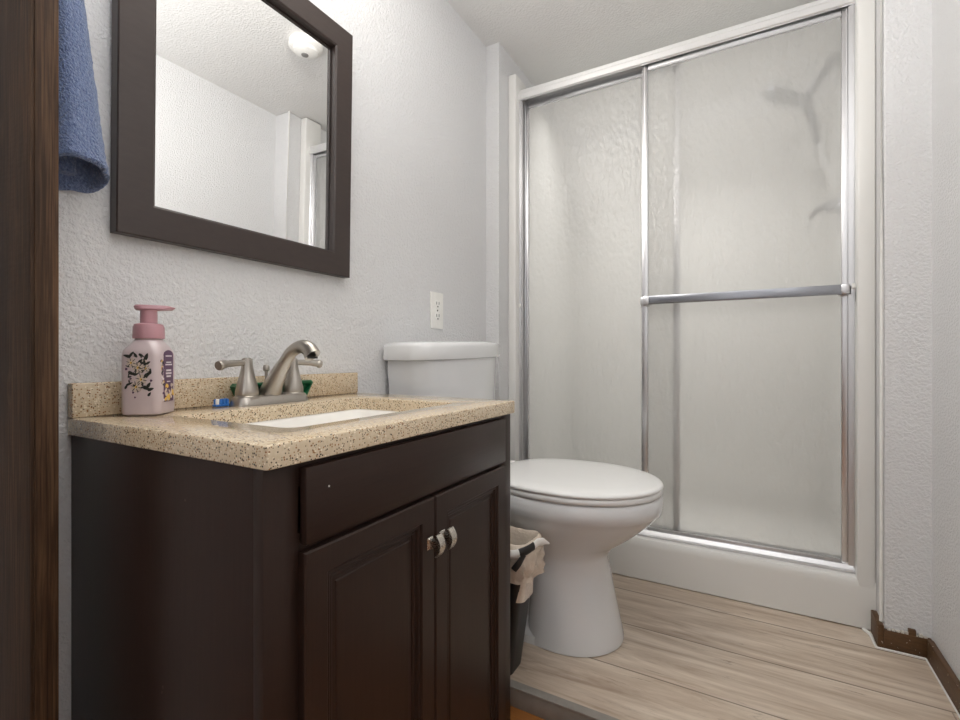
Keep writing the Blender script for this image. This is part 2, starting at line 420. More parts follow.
# side flanges + side panels + back panel + pan + curb
box(bm, XAL + 0.0005, OX0, YF, 1.90, 0.0, OZ1, 0.006, 3)
box(bm, OX1, XAR - 0.0005, YF, 1.90, 0.0, OZ1 + 0.09, 0.006, 3)
box(bm, XAL + 0.001, -0.868, 1.86, YB - 0.002, 0.0, OZ1 - 0.006, 0.004)
box(bm, 0.300, XAR - 0.001, 1.86, YB - 0.002, 0.0, OZ1 - 0.006, 0.004)
box(bm, XAL + 0.001, XAR - 0.001, YB - 0.03, YB - 0.001, 0.0, OZ1 - 0.006, 0.004)
box(bm, XAL + 0.001, XAR - 0.001, 1.88, YB - 0.002, 0.002, 0.07, 0.004)
rings = []
for (y, z) in ((1.800, 0.0005), (1.800, 0.004), (1.7935, 0.0045), (1.7938, 0.03), (1.7942, 0.08), (1.7946, 0.12), (1.796, 0.14), (1.801, 0.148), (1.810, 0.150), (1.91, 0.150), (1.915, 0.145), (1.915, 0.001)):
    rings.append((y, z))
loft(bm, [[Vector((x, y, z)) for (y, z) in rings] for x in (XAL + 0.0005, -0.5, 0.0, XAR - 0.0005)])
tag(obj('shower_surround', bm, acrylic), 'white acrylic shower surround with curb and side flanges', 'shower')

# ---------------------------------------------------------------- shower frame
fr = thing('shower_enclosure', 'bright metal shower door frame with header on the white surround', 'shower enclosure', (-0.29, 1.86, 0.15))
bm = new()
prof = [(1.822, 1.890), (1.819, 1.893), (1.819, 1.913), (1.823, 1.917), (1.823, 1.930), (1.828, 1.934), (1.892, 1.934), (1.892, 1.890), (1.886, 1.890), (1.886, 1.925), (1.830, 1.925), (1.830, 1.890)]
loft(bm, [[Vector((x, y, z)) for y, z in prof] for x in (-0.862, 0.296)])
obj('header', bm, header_m, fr, angle=20)
for s, (xa, xb) in enumerate(((-0.856, -0.834), (0.263, 0.287))):
    bm = new()
    xo, xi = (xa, xb) if s == 0 else (xb, xa); d = 1 if s == 0 else -1
    box(bm, min(xo, xo + d * 0.004), max(xo, xo + d * 0.004), 1.832, 1.892, 0.15, 1.89)
    for y0, y1 in ((1.832, 1.836), (1.860, 1.864), (1.888, 1.892)):
        box(bm, min(xo, xi), max(xo, xi), y0, y1, 0.15, 1.89)
    box(bm, min(xo + d * 0.009, xo + d * 0.012), max(xo + d * 0.009, xo + d * 0.012), 1.829, 1.833, 0.15, 1.89)
    j = obj('jamb', bm, alu, fr)
    bm = new(); box(bm, min(xo + d * .004, xo + d * .016), max(xo + d * .004, xo + d * .016), 1.824, 1.832, 1.02, 1.036, 0.002)
    o = obj('bumper', bm, white_plastic, fr)
bm = new()
prof = [(1.820, 0.1505), (1.820, 0.156), (1.826, 0.160), (1.833, 0.172), (1.838, 0.172), (1.838, 0.160), (1.858, 0.160), (1.858, 0.174), (1.862, 0.174), (1.862, 0.160), (1.888, 0.160), (1.888, 0.176), (1.892, 0.176), (1.892, 0.1505)]
loft(bm, [[Vector((x, y, z)) for y, z in prof] for x in (-0.855, 0.286)])
obj('bottom_track', bm, alu, fr, angle=20)

# ---------------------------------------------------------------- sliding doors
def door_panel(x0, x1, y, label, bar):
    z0, z1 = 0.162, 1.900
    t = thing('shower_door', label, 'shower door', ((x0 + x1) / 2, y, z0))
    sw = 0.023
    for xa in (x0, x1 - sw):
        bm = new(); box(bm, xa, xa + sw, y - 0.010, y + 0.010, z0, z1, 0.0035, 2)
        box(bm, xa + sw * .45, xa + sw * .6, y - 0.0112, y - 0.009, z0, z1)
        obj('stile', bm, alu, t)
    bm = new(); box(bm, x0 + sw, x1 - sw, y - 0.009, y + 0.009, z1 - 0.030, z1, 0.002); box(bm, x0 + sw, x1 - sw, y - 0.0115, y - 0.008, z1 - 0.030, z1 - 0.024)
    obj('top_rail', bm, alu, t)
    bm = new(); box(bm, x0 + sw, x1 - sw, y - 0.009, y + 0.009, z0, z0 + 0.020, 0.002)
    obj('bottom_rail', bm, alu, t)
    bm = new(); box(bm, x0 + sw - 0.004, x1 - sw + 0.004, y - 0.0025, y + 0.0025, z0 + 0.018, z1 - 0.026)
    obj('glass_pane', bm, glass_m, t, smooth=False)
    if bar:
        bm = new(); yb = y - 0.046
        box(bm, x0 + 0.030, x1 - 0.022, yb - 0.006, yb + 0.006, 1.001, 1.031, 0.0018, 2)
        b = obj('towel_bar', bm, bar_m, t)
        for xa, xb in ((x0 - 0.003, x0 + 0.034), (x1 - 0.030, x1 + 0.003)):
            bm = new(); box(bm, xa, xb, y - 0.016, y - 0.0085, 1.000, 1.033, 0.003)
            xm0, xm1 = (x0 + 0.012, x0 + 0.034) if xa < 0 else (x1 - 0.030, x1 - 0.008)
            box(bm, xm0, xm1, yb - 0.0075, y - 0.012, 1.001, 1.032, 0.004)
            o = subobj('bracket', bm, alu, b, t)
    return t
door_panel(-0.352, 0.270, 1.848, 'right sliding shower door of pebbled glass with metal towel bar', True)
door_panel(-0.845, -0.222, 1.875, 'left sliding shower door of pebbled glass behind the toilet', False)

# ---------------------------------------------------------------- shower fittings behind the glass
YS = 2.23
t = thing('hand_shower', 'dark chrome hand shower on a wall arm, blurred behind the pebbled glass', 'hand shower', (0.30, YS, 1.93))
dkchrome = mat_chrome('dark_chrome', (44, 45, 48), 0.42)
bm = new(); tube(bm, spline([(0.300, YS, 1.945), (0.270, YS, 1.932), (0.235, YS, 1.885), (0.205, YS, 1.835), (0.190, YS, 1.80)]), 0.016, 14); lathe(bm, [(0.03, 0), (0.028, 0.006), (0.012, 0.012)], (0.2995, YS, 1.943), 20, mat=Matrix.Rotation(R(-90), 3, 'Y'))
obj('arm', bm, dkchrome, t)
bm = new(); tube(bm, spline([(0.205, YS, 1.805), (0.165, YS - .01, 1.812), (0.125, YS - .015, 1.83), (0.088, YS - 0.02, 1.85)]), [0.024] * 9 + [0.028] * 9 + [0.034] * 7, 16)
lathe(bm, [(0.034, 0.02), (0.056, 0.0), (0.058, -0.014), (0.050, -0.018)], (0.100, YS - 0.02, 1.845), 24, mat=Matrix.Rotation(R(28), 3, 'Y'))
obj('spray_head', bm, dkchrome, t)
bm = new(); tube(bm, spline([(0.192, YS, 1.80), (0.203, YS, 1.75), (0.216, YS, 1.69), (0.232, YS, 1.63)]), [0.020] * 8 + [0.016] * 9 + [0.011] * 8, 12)
obj('hand_grip', bm, dkchrome, t)
bm = new(); tube(bm, spline([(0.232, YS, 1.635), (0.245, YS, 1.56), (0.262, YS, 1.52), (0.278, YS, 1.495), (0.292, YS, 1.485)]), 0.006, 10)
obj('hose', bm, mat_chrome('pale_hose', (225, 225, 226), 0.4), t)
t = thing('shower_valve', 'chrome shower valve with lever, blurred behind the glass below the hand shower', 'shower valve', (0.30, YS, 1.38))
bm = new(); lathe(bm, [(0.065, 0), (0.062, 0.008), (0.03, 0.014), (0.028, 0.05), (0.02, 0.055)], (0.2995, YS, 1.38), 28, mat=Matrix.Rotation(R(-90), 3, 'Y'))
obj('escutcheon', bm, chrome, t)
bm = new(); tube(bm, [(0.25, YS, 1.38), (0.225, YS - 0.005, 1.375), (0.205, YS - 0.01, 1.345)], [0.014, 0.011, 0.009], 12)
obj('lever', bm, dkchrome, t)

# ---------------------------------------------------------------- vanity cabinet
YV0, YV1, XV, ZK = 0.334, 0.9605, -0.4546, 0.714
ZU = ZK - 0.0274
cy0, cy1, XFF = 0.339, 0.9590, -0.466
van = thing('vanity_cabinet', 'dark espresso wooden vanity cabinet under the speckled countertop', 'cabinet', (-0.70, 0.647, ZL))
bm = new()
box(bm, XW + 0.001, XFF - 0.0005, cy0, cy0 + 0.016, ZL, ZU, 0.001)
box(bm, XW + 0.001, XFF - 0.0005, cy1 - 0.016, cy1, ZL, ZU, 0.001)
box(bm, XW + 0.001, XFF - 0.02, cy0 + 0.016, cy1 - 0.016, ZL + 0.06, ZL + 0.078)
box(bm, XW + 0.001, XW + 0.010, cy0 + 0.016, cy1 - 0.016, ZL + 0.06, ZU)
obj('carcass', bm, esp_z, van)
bm = new()
box(bm, XFF - 0.018, XFF, cy0 - 0.0008, cy0 + 0.046, ZL, ZU, 0.0012)
box(bm, XFF - 0.018, XFF, cy1 - 0.046, cy1 + 0.0008, ZL, ZU, 0.0012)
box(bm, XFF - 0.018, XFF, cy0 + 0.046, cy1 - 0.046, ZU - 0.03, ZU - 0.0003)
box(bm, XFF - 0.018, XFF, cy0 + 0.046, cy1 - 0.046, 0.565, 0.60)
box(bm, XFF - 0.018, XFF, cy0 + 0.046, cy1 - 0.046, ZL + 0.0, 0.03)
obj('face_frame', bm, esp_z, van)
XD = -0.4535
bm = new(); box(bm, XFF + 0.0005, XD, 0.386, 0.912, 0.5875, 0.6795, 0.0022, 2)
df = obj('drawer_front', bm, esp_y, van)
bm = new(); lathe(bm, [(0.0013, 0), (0.0012, 0.0006), (0.0004, 0.0009)], (XD, 0.4205, 0.6505), 8, mat=Matrix.Rotation(R(90), 3, 'Y'))
o = subobj('paint_fleck', bm, white_plastic, df, van)
o['label'] = 'tiny white paint fleck'
def rect_ring(y0, y1, z0, z1, x): return [Vector((x, y0, z0)), Vector((x, y1, z0)), Vector((x, y1, z1)), Vector((x, y0, z1))]
def vdoor(y0, y1, ky):
    z0, z1 = 0.008, 0.5795; s = 0.034
    bm = new(); D = XD - XFF - 0.0005
    steps = [(0.0, -D), (0.0, -0.0022), (0.0022, 0.0), (s, 0.0), (s + 0.0012, -0.0008), (s + 0.0024, -0.0042), (s + 0.0068, -0.0036), (s + 0.0080, -0.0044), (s + 0.0092, -0.0078), (s + 0.0136, -0.0072), (s + 0.0148, -0.0080), (s + 0.0160, -0.0108), (s + 0.022, -0.0104), (s + 0.0235, -0.0092), (s + 0.026, -0.0090)]
    loft(bm, [rect_ring(y0 + a, y1 - a, z0 + a, z1 - a, XD + d) for a, d in steps])
    d = obj('door', bm, esp_z, van, smooth=False)
    # arched knob
    kz = 0.507
    bm = new()
    pro = [(0.0098, 0.0), (0.0078, 0.003), (0.006, 0.009), (0.0065, 0.014), (0.009, 0.0185), (0.010, 0.020)]
    loft(bm, [[Vector((XD + h, ky + sy * r * 0.75, kz + sz * r)) for sy, sz in ((-1, -1), (1, -1), (1, 1), (-1, 1))] for r, h in pro])
    path = []
    for k in range(-5, 6):
        a = k / 5; path.append((XD + 0.0255 - 0.0075 * a * a, kz + a * 0.0175))
    rings = [[Vector((x, ky - 0.0076, z)), Vector((x, ky + 0.0076, z)), Vector((x - 0.003, ky + 0.0076, z)), Vector((x - 0.003, ky - 0.0076, z))] for x, z in path]
    loft(bm, rings)
    k = subobj('knob', bm, knob_m, d, van, angle=40)
    k['label'] = 'arched satin nickel knob'
vdoor(0.384, 0.6490, 0.634)
vdoor(0.6515, 0.912, 0.669)

# ---------------------------------------------------------------- countertop with cut-out
CX0, CX1, CY0, CY1 = -0.818, -0.540, 0.433, 0.849
def slab_hole(bm, z0, z1):
    e = 0.003
    outer = [rrect(XW + 0.0005, XV, YV0, YV1, 0.004, z, 3) for z in (z0,)]
    n = len(outer[0])
    def ring(i, z): return rrect(XW + 0.0005 + i, XV - i, YV0 + i, YV1 - i, 0.004, z, 3)
    def hole(i, z): return rrect(CX0 - i, CX1 + i, CY0 - i, CY1 + i, 0.022, z, 3)
    rings = [hole(0, z0), ring(0.001, z0), ring(0, z0 + 0.001), ring(0, z1 - e), ring(e * 0.35, z1 - e * 0.35), ring(e, z1), hole(e * 0.8, z1), hole(0.0008, z1 - 0.0008), hole(0, z1 - e), hole(0, z0)]
    loft(bm, rings, cap0=False, cap1=False)
    bmesh.ops.remove_doubles(bm, verts=bm.verts, dist=1e-6)
bm = new(); slab_hole(bm, ZU, ZK)
ct = thing('countertop', 'speckled beige stone countertop with backsplash on the vanity cabinet', 'countertop', (-0.70, 0.645, ZU))
obj('slab', bm, counter_m, ct, angle=30)
bm = new(); box(bm, XW + 0.0005, -0.925, YV0, YV1, ZK, 0.769, 0.0025, 2)
bs = obj('backsplash', bm, counter_m, ct)
# ---------------------------------------------------------------- sink
bm = new(); rings = []
for i, z in ((-0.02, ZU - 0.0005), (0.004, ZU - 0.0005), (-0.003, ZU - 0.004), (-0.008, ZU - 0.03), (-0.022, ZU - 0.10), (-0.045, ZU - 0.125), (-0.10, ZU - 0.132)):
    pass
def hole(i, z): return rrect(CX0 - i, CX1 + i, CY0 - i, CY1 + i, 0.03, z, 5)
loft(bm, [hole(0.018, ZU - 0.012), hole(0.018, ZU - 0.0006), hole(0.0005, ZU - 0.0006), hole(-0.004, ZU - 0.006), hole(-0.012, ZU - 0.035), hole(-0.026, ZU - 0.060), hole(-0.055, ZU - 0.074), hole(-0.10, ZU - 0.078)], cap0=False)
sk = thing('sink_basin', 'white rectangular undermount sink basin set in the speckled countertop', 'sink', (-0.68, 0.64, ZU - 0.08))
obj('bowl', bm, sink_m, sk, angle=60)
bm = new(); lathe(bm, [(0.022, 0), (0.021, 0.003), (0.015, 0.004), (0.004, 0.005)], (-0.68, 0.64, ZU - 0.0778), 20)
obj('drain', bm, chrome, sk)

# ---------------------------------------------------------------- faucet
FX, FY = -0.872, 0.651
fc = thing('faucet', 'brushed nickel two-handle faucet behind the sink', 'faucet', (FX, FY, ZK))
bm = new()
loft(bm, [rrect(FX - 0.027 + i, FX + 0.027 - i, FY - 0.086 + i, FY + 0.086 - i, 0.024 - i, ZK + z, 6) for i, z in ((0, 0), (0, 0.004), (0.003, 0.012), (0.005, 0.0165), (0.008, 0.018))])
obj('base_plate', bm, nickel, fc)
bm = new()
path = spline([(FX - 0.006, FY, ZK + 0.015), (FX + 0.012, FY, ZK + 0.045), (FX + 0.042, FY, ZK + 0.085), (FX + 0.066, FY, ZK + 0.108), (FX + 0.092, FY, ZK + 0.117), (FX + 0.114, FY, ZK + 0.112), (FX + 0.125, FY, ZK + 0.099)], 6)
n = len(path); rad = [0.0255 * (1 - i / (n - 1)) ** 1.1 + 0.0125 for i in range(n)]
rad = [max(0.0128, 0.026 - 0.021 * min(1, i / (n * 0.55))) if i < n * 0.62 else 0.0132 + 0.0045 * (i - n * 0.62) / (n * 0.38) for i in range(n)]
tube(bm, path, rad, 20, (1.0, 0.85), up=Vector((0, 1, 0)))
sp = obj('spout', bm, nickel, fc)
bm = new(); lathe(bm, [(0.010, 0), (0.010, 0.004)], (FX + 0.1245, FY, ZK + 0.0935), 16)
o = subobj('aerator', bm, dark_slot, sp, fc)
for s in (-1, 1):
    hy = FY + s * 0.0545
    bm = new(); lathe(bm, [(0.0245, 0.0150), (0.0240, 0.0185), (0.0215, 0.0205), (0.0222, 0.0225), (0.0215, 0.030), (0.0180, 0.045), (0.0135, 0.063), (0.0108, 0.078), (0.0102, 0.088), (0.0095, 0.0925), (0.006, 0.0950)], (FX, hy, ZK), 24)
    hb = obj('handle', bm, nickel, fc)
    bm = new(); tube(bm, spline([(FX, hy + s * 0.004, ZK + 0.085), (FX + 0.003, hy + s * 0.025, ZK + 0.0845), (FX + 0.007, hy + s * 0.05, ZK + 0.083), (FX + 0.011, hy + s * 0.061, ZK + 0.081), (FX + 0.0125, hy + s * 0.067, ZK + 0.080)], 5), [0.0062] * 4 + [0.0064] * 6 + [0.0076] * 5 + [0.0092] * 4 + [0.0085] * 2, 14, up=Vector((0, 0, 1)))
    o = subobj('lever', bm, nickel, hb, fc)
bm = new(); lathe(bm, [(0.003, 0.018), (0.003, 0.066), (0.0065, 0.068), (0.007, 0.074), (0.0055, 0.079), (0.002, 0.080)], (FX - 0.021, FY + 0.004, ZK), 14)
obj('lift_rod', bm, nickel, fc)

# ---------------------------------------------------------------- green dish & toothbrush behind the faucet
bm = new()
gx0, gx1 = -0.9225, -0.903; GY = 0.690
def gring(x, i, z0, z1): return [Vector((x, GY - 0.089 + i + 0.006, z0)), Vector((x, GY + 0.085 - i - 0.006, z0)), Vector((x, GY + 0.100 - i, z1 - 0.004)), Vector((x, GY + 0.095 - i, z1)), Vector((x, GY - 0.093 + i, z1)), Vector((x, GY - 0.099 + i, z1 - 0.006))]
loft(bm, [gring(gx0, 0.002, ZK + 0.0005, ZK + 0.040), gring(gx0 + 0.002, 0.0, ZK + 0.0005, ZK + 0.042), gring(gx1 - 0.002, 0.0, ZK + 0.0005, ZK + 0.042), gring(gx1, 0.002, ZK + 0.0005, ZK + 0.040), gring(gx1 - 0.001, 0.006, ZK + 0.006, ZK + 0.036), gring(gx1 - 0.010, 0.010, ZK + 0.010, ZK + 0.032)])
tag(obj('soap_dish', bm, green_pl), 'green plastic dish standing on edge between faucet and backsplash', 'soap dish')
tb = thing('toothbrush', 'blue and white toothbrush lying on the countertop left of the faucet', 'toothbrush', (-0.90, 0.60, ZK))
hx = -0.9005
bm = new(); tube(bm, spline([(-0.893, 0.556, ZK + 0.006), (hx, 0.585, ZK + 0.0045), (hx + .0005, 0.65, ZK + 0.0045), (hx, 0.73, ZK + 0.0045)], 5), [0.0045] + [0.0022] * 14 + [0.0022], 8)
obj('handle', bm, white_plastic, tb)
bm = new()
for k in range(4):
    for q in range(2):
        y = 0.545 + k * 0.0065; x = -0.8935 + q * 0.006
        lathe(bm, [(0.0032, 0.004), (0.0034, 0.012 + 0.002 * ((k + q) % 2)), (0.002, 0.0155)], (x, y, ZK), 8, mi=1 if k + q == 1 else 0)
box(bm, -0.8975, -0.8835, 0.540, 0.571, ZK + 0.0008, ZK + 0.0055, 0.002)
obj('bristle_head', bm, [blue_pl, white_plastic], tb)

# ---------------------------------------------------------------- soap bottle
SX, SY = -0.8790, 0.4215
sb = thing('soap_bottle', 'pearly pink foaming soap bottle with floral print on the countertop corner', 'soap bottle', (SX, SY, ZK))
RB = Matrix.Rotation(R(38), 3, 'Z'); SC = Vector((SX, SY, ZK))
def sring(h, r, z, n=6): return [RB @ p + SC for p in rrect(-h, h, -h, h, r, z, n)]
bm = new()
hw = 0.0300
loft(bm, [sring(hw - 0.006, 0.010, 0.0005), sring(hw - 0.001, 0.011, 0.003), sring(hw, 0.011, 0.008), sring(hw, 0.011, 0.098), sring(hw - 0.001, 0.0125, 0.107), sring(hw - 0.005, 0.0165, 0.116), sring(hw - 0.0085, 0.0195, 0.122), sring(0.0195, 0.019, 0.1255), sring(0.0185, 0.0184, 0.128)])
obj('body', bm, pearl, sb, angle=50)
bm = new(); lathe(bm, [(0.0225, 0.127), (0.0228, 0.129), (0.0222, 0.146), (0.0205, 0.151), (0.016, 0.1525), (0.0125, 0.153), (0.012, 0.176)], (SX, SY, ZK), 32)
obj('collar', bm, pink_pl, sb)
bm = new()
Rp = Matrix.Rotation(R(62), 3, 'Z')
def pring(z, l0, l1, wd): return [Rp @ p + SC for p in rrect(l0, l1, -wd, wd, wd * 0.9, z, 6)]
loft(bm, [pring(0.1745, -0.0175, 0.014, 0.0125), pring(0.1765, -0.020, 0.034, 0.0145), pring(0.1805, -0.021, 0.038, 0.0135), pring(0.183, -0.019, 0.030, 0.011)])
obj('pump_head', bm, pink_pl, sb)
# printed decoration: faces 'front' (local -Y) and 'label side' (local +X)
def on_face(face, u, v, lift=0.0005):
    if face == 0: p = Vector((u * 0.92, -hw - lift, v))
    else: p = Vector((hw + lift, u * 0.92 , v))
    return RB @ p + SC
def leafshape(bm, face, u, v, L, W, ang, mi, lift=0.0004, n=10):
    pts = []
    for k in range(n):
        a = 2 * math.pi * k / n; x = math.cos(a) * L * 0.5; y = math.sin(a) * W * 0.5 * (1 - 0.45 * math.cos(a))
        pts.append((u + x * math.cos(ang) - y * math.sin(ang), v + x * math.sin(ang) + y * math.cos(ang)))
    f = loft(bm, [[on_face(face, a, b, -0.0002) for a, b in pts], [on_face(face, a, b, lift) for a, b in pts]], mi=mi)
bm = new(); random.seed(11)
def flower(u, v, r, face=0, petals=6, mi=1, c=3):
    for k in range(petals):
        a = 2 * math.pi * k / petals + 0.3
        leafshape(bm, face, u + math.cos(a) * r * .55, v + math.sin(a) * r * .55, r * 1.1, r * .75, a, mi, 0.0005 + 0.00004 * k)
        leafshape(bm, face, u + math.cos(a + .5) * r * .75, v + math.sin(a + .5) * r * .75, r * .8, r * .14, a + .5, 0, 0.0009, 8)
    leafshape(bm, face, u, v, r * .5, r * .5, 0, c, 0.0010)
    leafshape(bm, face, u + r * .1, v, r * .22, r * .22, 0, 0, 0.0012)
for (u, v, L, W, a) in ((-0.019, 0.098, .013, .005, 2.9), (-0.012, 0.101, .011, .004, 0.9), (-0.006, 0.100, .011, .004, 2.2), (0.004, 0.099, .010, .004, -.5), (0.012, 0.097, .012, .006, 1.2), (0.008, 0.090, .013, .006, 0.8), (0.013, 0.086, .013, .005, .5), (0.002, .089, .011, .005, .9),
        (-0.012, 0.070, .012, .005, -.5), (-0.004, 0.069, .011, .004, .4), (0.014, 0.068, .013, .006, .6), (0.018, 0.073, .010, .005, 1.4),
        (-0.020, 0.049, .010, .0035, 1.1), (-0.015, 0.053, .012, .0035, .4), (0.012, 0.046, .013, .006, -.4), (0.016, 0.051, .010, .005, 1.0), (0.019, 0.044, .011, .005, .3), (0.004, .053, .009, .004, 2.3), (0.017, .036, .008, .004, .9)):
    leafshape(bm, 0, u, v, L, W, a, 0)
for (u, v, r) in ((-0.012, 0.087, .0075), (-0.001, 0.079, .0085), (0.004, 0.060, .0085), (-0.004, 0.048, .0085), (0.012, .078, .006)):
    flower(u, v, r)
random.seed(21)
for k in range(34):
    a = random.uniform(0, 6.28); rr = random.uniform(0.004, 0.022)
    leafshape(bm, 0, -0.001 + rr * math.cos(a) * .85, 0.070 + rr * math.sin(a) * 1.35, random.uniform(.004, .008), random.uniform(.0012, .003), random.uniform(0, 6.28), random.choice((0, 0, 0, 1)), 0.0006 + 0.00002 * k)
for (u, v, r) in ((-0.020, 0.077, .004), (-0.013, 0.061, .004), (-0.009, 0.039, .0035), (-0.006, 0.031, .003), (0.0, 0.042, .003), (0.02, .058, .004)):
    leafshape(bm, 0, u, v, r, r, 0, 2)
obj('floral_print', bm, [leaf_m, flower_m, purple_m, gold_m], sb, smooth=False)
# label on the narrow side
bm = new()
pts = [(-0.0165, 0.022), (0.017, 0.022), (0.017, 0.100)] + [(0.00025 + 0.01675 * math.cos(R(a)), 0.100 + 0.008 * math.sin(R(a))) for a in range(20, 180, 20)] + [(-0.0165, 0.100)]
loft(bm, [[on_face(1, a, b, -0.0002) for a, b in pts], [on_face(1, a, b, 0.0005) for a, b in pts]], mi=0)
for (v, wd, th) in ((0.097, .011, .0022), (0.0865, .009, .002), (0.0825, .012, .0022), (0.0725, .009, .003), (0.0675, .010, .003), (0.0625, .008, .003), (0.0545, .006, .0016)):
    c = [(-wd, v), (wd, v), (wd, v + th), (-wd, v + th)]
    loft(bm, [[on_face(1, a, b, 0.0003) for a, b in c], [on_face(1, a, b, 0.0008) for a, b in c]], mi=1)
random.seed(4)
for k in range(26):
    leafshape(bm, 1, random.uniform(-.013, .014), random.uniform(.025, .05), random.uniform(.005, .011), random.uniform(.003, .006), random.uniform(0, 3), random.choice((2, 2, 3, 3, 4)), 0.0007 + k * .00003)
for k in range(18):
    leafshape(bm, 1, random.uniform(-.024, -.017), random.uniform(.025, .092), random.uniform(.004, .008), random.uniform(.003, .005), random.uniform(0, 3), random.choice((1, 3, 4, 2, 0)), 0.0004 + k * .00003)
obj('side_label', bm, [purple_m, ltxt_m, gold_m, flower_m, leaf_m], sb, smooth=False)

# ---------------------------------------------------------------- mirror
MY0, MY1, MZ0, MZ1, FW = 0.391, 0.924, 1.020, 1.656, 0.059
mr = thing('wall_mirror', 'rectangular mirror in a wide dark espresso frame above the vanity', 'mirror', (XW + 0.004, (MY0 + MY1) / 2, MZ0))
bm = new()
x0, x1 = XW + 0.004, XW + 0.026
def mring(i, x): return rect_ring(MY0 + i, MY1 - i, MZ0 + i, MZ1 - i, x)
loft(bm, [mring(FW + 0.004, x0), mring(0.0, x0), mring(0.0, x1 - 0.002), mring(0.002, x1), mring(FW - 0.004, x1 + 0.001), mring(FW, x1 - 0.002), mring(FW, x0 + 0.006), mring(FW + 0.004, x0 + 0.006), mring(FW + 0.004, x0)], cap0=False, cap1=False)
bmesh.ops.remove_doubles(bm, verts=bm.verts, dist=1e-6)
obj('frame', bm, frame_m, mr, angle=25)
bm = new(); g = 0.003
box(bm, x0 + 0.0010, x0 + 0.006, MY0 + FW - g, MY1 - FW + g, MZ0 + FW - g, MZ1 - FW + g)
obj('mirror_glass', bm, mirror_m, mr, smooth=False)
mr.rotation_euler = (0, R(1.0), 0)

# ---------------------------------------------------------------- outlet
ol = thing('wall_outlet', 'white duplex outlet plate on the wall above the toilet tank', 'outlet', (XW, 1.355, 0.971))
bm = new(); box(bm, XW, XW + 0.006, 1.319, 1.393, 0.9085, 1.0335, 0.0025, 2)
obj('plate', bm, white_plastic, ol)
for s in (-1, 1):
    zc = 0.971 + s * 0.021; yc = 1.356
    bm = new(); lathe(bm, [(0.0165, 0.0), (0.0165, 0.0075), (0.0155, 0.008)], (XW, yc, zc), 24, mat=Matrix.Rotation(R(90), 3, 'Y') @ Matrix.Diagonal((0.85, 1.0, 1.0)))
    so = obj('socket', bm, white_plastic, ol)
    bm = new()
    for dy in (-0.0068, 0.0068): box(bm, XW + 0.0075, XW + 0.0084, yc + dy - 0.0015, yc + dy + 0.0015, zc - 0.001, zc + 0.009)
    lathe(bm, [(0.003, 0), (0.003, 0.0009)], (XW + 0.0075, yc, zc - 0.0075), 12, mat=Matrix.Rotation(R(90), 3, 'Y'))
    o = subobj('slots', bm, dark_slot, so, ol)
bm = new(); lathe(bm, [(0.0028, 0), (0.0028, 0.0075), (0.002, 0.0078)], (XW, 1.356, 0.971), 12, mat=Matrix.Rotation(R(90), 3, 'Y'))
obj('screw', bm, dark_slot, ol)

# ---------------------------------------------------------------- toilet
TY = 1.372
to = thing('toilet', 'white elongated toilet with closed lid between vanity and shower', 'toilet', (-0.55, TY, 0.0))
def egg(z, xb, xf, hw, af=None, pb=2.6, pf=2.0, n=48, cy=TY):
    L = xf - xb; af = af or L * 0.47; xc = xf - af; ab = xc - xb; out = []
    for k in range(n):
        a = 2 * math.pi * k / n; c, s = math.cos(a), math.sin(a)
        p = pf if c > 0 else pb
        x = xc + (af if c > 0 else ab) * math.copysign(abs(c) ** (2 / p), c)
        y = cy + hw * math.copysign(abs(s) ** (2 / p), s)
        out.append(Vector((x, y, z)))
    return out
bm = new()
loft(bm, [egg(z, xb, xf, hw, af, 3.0) for z, xb, xf, hw, af in (
    (0.0, -0.584, -0.317, 0.136, .15), (0.0032, -0.584, -0.317, 0.136, .15), (0.0036, -0.58, -0.313, 0.140, .15), (0.012, -0.58, -0.313, 0.140, .15), (0.05, -0.575, -0.321, 0.135, .15), (0.12, -0.57, -0.336, 0.127, .15), (0.19, -0.57, -0.350, 0.122, .15), (0.235, -0.575, -0.358, 0.122, .15),
    (0.255, -0.59, -0.350, 0.131, .165), (0.275, -0.60, -0.330, 0.141, .18), (0.305, -0.63, -0.288, 0.157, .205), (0.335, -0.66, -0.254, 0.176, .225), (0.360, -0.68, -0.229, 0.189, .235), (0.375, -0.69, -0.217, 0.194, .237), (0.382, -0.692, -0.209, 0.199, .238), (0.40, -0.695, -0.207, 0.201, .236), (0.422, -0.70, -0.207, 0.200, .236), (0.429, -0.698, -0.212, 0.196, .234))])
# trapway, foot and rear deck under the tank
loft(bm, [egg(z, -0.86, xf, hw, .10, 4.0, 3.0) for z, xf, hw in ((0.0, -0.42, 0.132), (0.022, -0.42, 0.131), (0.034, -0.44, 0.11), (0.05, -0.45, 0.082), (0.18, -0.45, 0.078), (0.28, -0.45, 0.095), (0.36, -0.45, 0.13))])
loft(bm, [egg(z, -0.905, -0.55, hw, .15, 6.0, 3.0) for z, hw in ((0.34, 0.10), (0.37, 0.17), (0.385, 0.19), (0.428, 0.19), (0.433, 0.185))])
obj('bowl', bm, porcelain, to, angle=50)
bm = new(); loft(bm, [egg(z, -0.695 + i, -0.208 - i, 0.203 - i, .235) for z, i in ((0.4300, 0.006), (0.4315, 0.002), (0.4365, 0.0), (0.4435, 0.0), (0.4465, 0.002), (0.448, 0.006))])
obj('seat', bm, seat_m, to, angle=50)
bm = new(); loft(bm, [egg(z, -0.695 + i, -0.206 - i, 0.205 - i, .238 - i * 0.9) for z, i in ((0.4485, 0.006), (0.4495, 0.002), (0.4525, 0.0), (0.4570, 0.001), (0.4605, 0.005), (0.4630, 0.014), (0.4655, 0.05), (0.467, 0.11), (0.4675, 0.17))])
obj('lid', bm, seat_m, to, angle=60)
